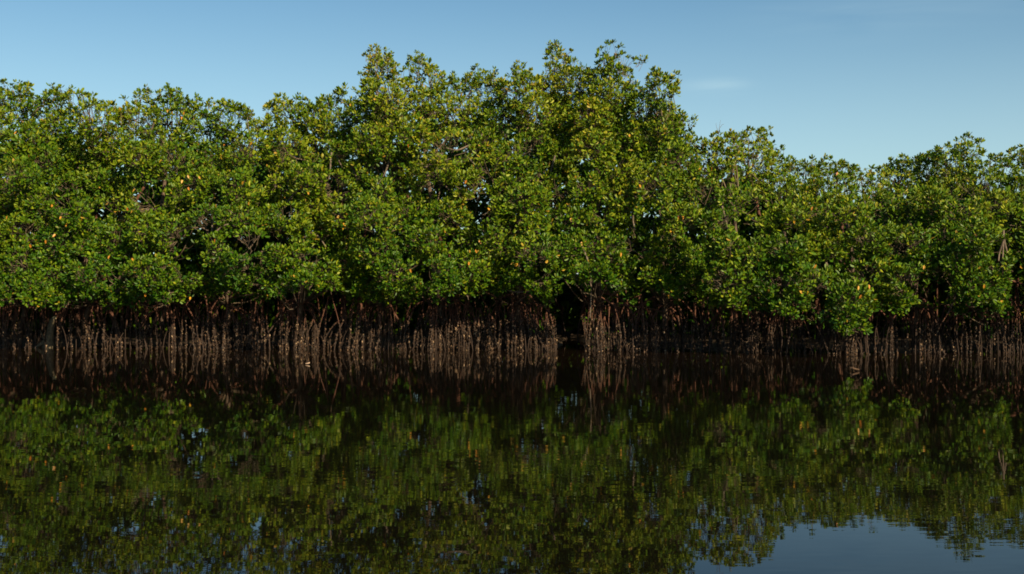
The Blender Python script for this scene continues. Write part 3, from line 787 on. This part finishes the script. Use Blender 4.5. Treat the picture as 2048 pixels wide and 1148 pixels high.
kp &= ~((P_[:, 1] - shore_at_x(P_[:, 0]) < 3.6) & (in_gap(px, py, 1.0) < 1) & (py > 370) & ~((px > 1240) & (px < 1335)))
P_ = P_[kp]
A_ = unit(rng.normal(0, 0.5, P_.shape) + np.array([0, -0.3, 0.7]))
near = (P_[:, 1] - shore_at_x(P_[:, 0])) < 4.5
v, q, c = build_leaves(P_[~near], A_[~near], 6, 3.0, np.full((~near).sum(), 0.2), 0.0)
v2, q2, c2 = build_leaves(P_[near], A_[near], 9, 1.5, np.full(near.sum(), 0.25), 0.0)
q = np.concatenate([q, q2 + len(v)]); v = np.concatenate([v, v2]); c = np.concatenate([c, c2])
thicket = empty('mangrove_thicket', (0, 32, 0)); tag(thicket, 'dark shaded mass of mangrove wood filling the gaps behind the front row', 'thicket', kind='stuff')
o = link('foliage', np_mesh('foliage', v, quads=q, face_col=c), M_LEAF, parent=thicket, loc=(0, -32, 0)); o['kind'] = 'stuff'
T = Tubes()
for k in range(520):
    x = rng.uniform(-17, 17); y = float(shore_at_x(x)) + rng.uniform(0.9, 7.0)
    if abs(x - INLET_X) < 0.45 and y < shore_at_x(x) + 5: continue
    h = rng.uniform(0.8, 1.5); dx = rng.normal(0, 0.3)
    f_ = np.array([x, y, -0.12]); hd = np.array([x + dx, y + rng.normal(0, 0.3), h])
    T.add(bezier([hd, f_ + (hd - f_) * np.array([0.45, 0.45, 0.8]), f_], 3), np.linspace(rng.uniform(0.012, 0.028), 0.015, 7), 5)
for k in range(46):
    x = rng.uniform(-17, 17); y = float(shore_at_x(x)) + rng.uniform(2.0, 8.0)
    if abs(x - INLET_X) < 0.5: continue
    T.add(bezier([(x, y, 0.1), (x + rng.normal(0, .2), y, 1.8), (x + rng.normal(0, .4), y, 3.6)], 4), np.linspace(0.07, 0.03, 9), 6)
o = link('root_tangle', T.mesh('root_tangle'), M_ROOT, parent=thicket, loc=(0, -32, 0)); o['kind'] = 'stuff'

# ------------------------------------------------------------------ grey leaning stump at the water's edge, left
Yst = 25.75
st = empty('leaning_stump', at(92, 695, Yst) * np.array([1, 1, 0])); s0 = np.array(st.location)
tag(st, 'short grey weathered stump leaning right out of the water at far left', 'stump')
def ring_loft(sections, sides=12, lump=0.10):
    V = []
    for (c, rx, ry) in sections:
        for j in range(sides):
            a = 2 * math.pi * j / sides
            k = 1 + lump * math.sin(3 * a + c[2] * 9) + lump * 0.7 * math.sin(5 * a + 1.3) + rng.normal(0, 0.03)
            V.append((c[0] + rx * k * math.cos(a), c[1] + ry * k * math.sin(a), c[2]))
    Q = [(i * sides + j, i * sides + (j + 1) % sides, (i + 1) * sides + (j + 1) % sides, (i + 1) * sides + j) for i in range(len(sections) - 1) for j in range(sides)]
    n_ = len(V); V.append(tuple(sections[-1][0] + np.array([0.01, 0, 0.012])))
    b = (len(sections) - 1) * sides
    return V, Q, [(b + j, b + (j + 1) % sides, n_) for j in range(sides)]
prof = [(95, 700, 13), (96, 690, 11), (98, 679, 8.5), (100, 668, 7.0), (102, 655, 6.4), (104, 645, 6.2), (106, 637, 6.0)]
secs = []
for x_, y_, w_ in prof:
    c = at(x_, y_, Yst) - s0; secs.append((c, w_ * Yst / F, w_ * Yst / F * 0.9))
V, Q, Tt = ring_loft(secs)
link('trunk', np_mesh('trunk', V, quads=Q, tris=Tt, smooth=True), M_STUMP, parent=st)
T = Tubes()
pts = bezier([at(98, 668, Yst) - s0, at(88, 684, Yst - .05) - s0, at(76, 692, Yst - .08) - s0, at(64, 701, Yst - .1) - s0], 4)
T.add(pts, np.linspace(0.05, 0.03, len(pts)) * rng.uniform(0.85, 1.15, len(pts)), 8)
link('buttress_root', T.mesh('buttress_root'), M_STUMP, parent=st)
T = Tubes()
pts = bezier([at(92, 688, Yst - .08) - s0, at(86, 674, Yst - .1) - s0, at(80, 660, Yst - .1) - s0], 4)
T.add(pts, np.linspace(0.02, 0.008, len(pts)), 6)
link('snag', T.mesh('snag'), M_STUMP, parent=st)
M_CUT = bark_material('pale_broken_wood', (0.45, 0.36, 0.2), (0.62, 0.5, 0.3))
Vc = []
for j in range(9):
    a = 2 * math.pi * j / 9; Vc.append((0.05 * math.cos(a), 0.04 * math.sin(a), 0.004 * math.sin(3 * a)))
    Vc.append((0.035 * math.cos(a) + 0.02, 0.03 * math.sin(a), 0.035 + 0.022 * math.sin(2 * a + 1)))
nV = len(Vc); Vc.append((0.02, 0, 0.04))
Qc = [(2 * j, 2 * ((j + 1) % 9), 2 * ((j + 1) % 9) + 1, 2 * j + 1) for j in range(9)]; Tc = [(2 * j + 1, 2 * ((j + 1) % 9) + 1, nV) for j in range(9)]
link('broken_top', np_mesh('broken_top', Vc, quads=Qc, tris=Tc), M_CUT, parent=st, loc=at(108, 637, Yst) - s0)

# ------------------------------------------------------------------ things floating on the creek
def curled_leaf(name, length, width, lift, mat, loc, rot, label):
    V, Q = [], []
    for i in range(7):
        t = i / 6; w = width * math.sin(math.pi * min(0.98, 0.06 + 0.92 * t)) ** 0.7
        for j in (-1, -0.4, 0.4, 1):
            V.append((length * (t - 0.5), w * 0.5 * j, 0.004 + lift * (abs(j) ** 1.6) * (0.5 + 0.5 * t) + lift * 0.9 * max(0, t - 0.6) ** 1.2))
    for i in range(6):
        for j in range(3): Q.append((i * 4 + j, i * 4 + 4 + j, i * 4 + 5 + j, i * 4 + 1 + j))
    o = link(name, np_mesh(name, V, quads=Q, smooth=True), mat, loc=loc); o.rotation_euler = (0, 0, R(rot))
    md = o.modifiers.new('thickness', 'SOLIDIFY'); md.thickness = 0.002
    tag(o, label, 'leaf'); return o
m, n, l, b = new_mat('pale_dry_leaf'); b.inputs['Base Color'].default_value = (0.36, 0.25, 0.18, 1); b.inputs['Roughness'].default_value = 0.7; M_DRY = m
m, n, l, b = new_mat('brown_dry_leaf'); b.inputs['Base Color'].default_value = (0.085, 0.046, 0.025, 1); b.inputs['Roughness'].default_value = 0.8; M_DRYB = m
curled_leaf('floating_leaf', 0.075, 0.05, 0.03, M_DRY, at(615, 729, F * CAMZ / (729 - CY)) * np.array([1, 1, 0]), 20, 'small pale curled leaf floating on dark water, left of centre')
curled_leaf('floating_leaf', 0.14, 0.11, 0.05, M_DRYB, at(1710, 742, F * CAMZ / (742 - CY)) * np.array([1, 1, 0]), 200, 'brown curled dead leaf floating below the lowest hanging foliage')

bpy.context.view_layer.update()
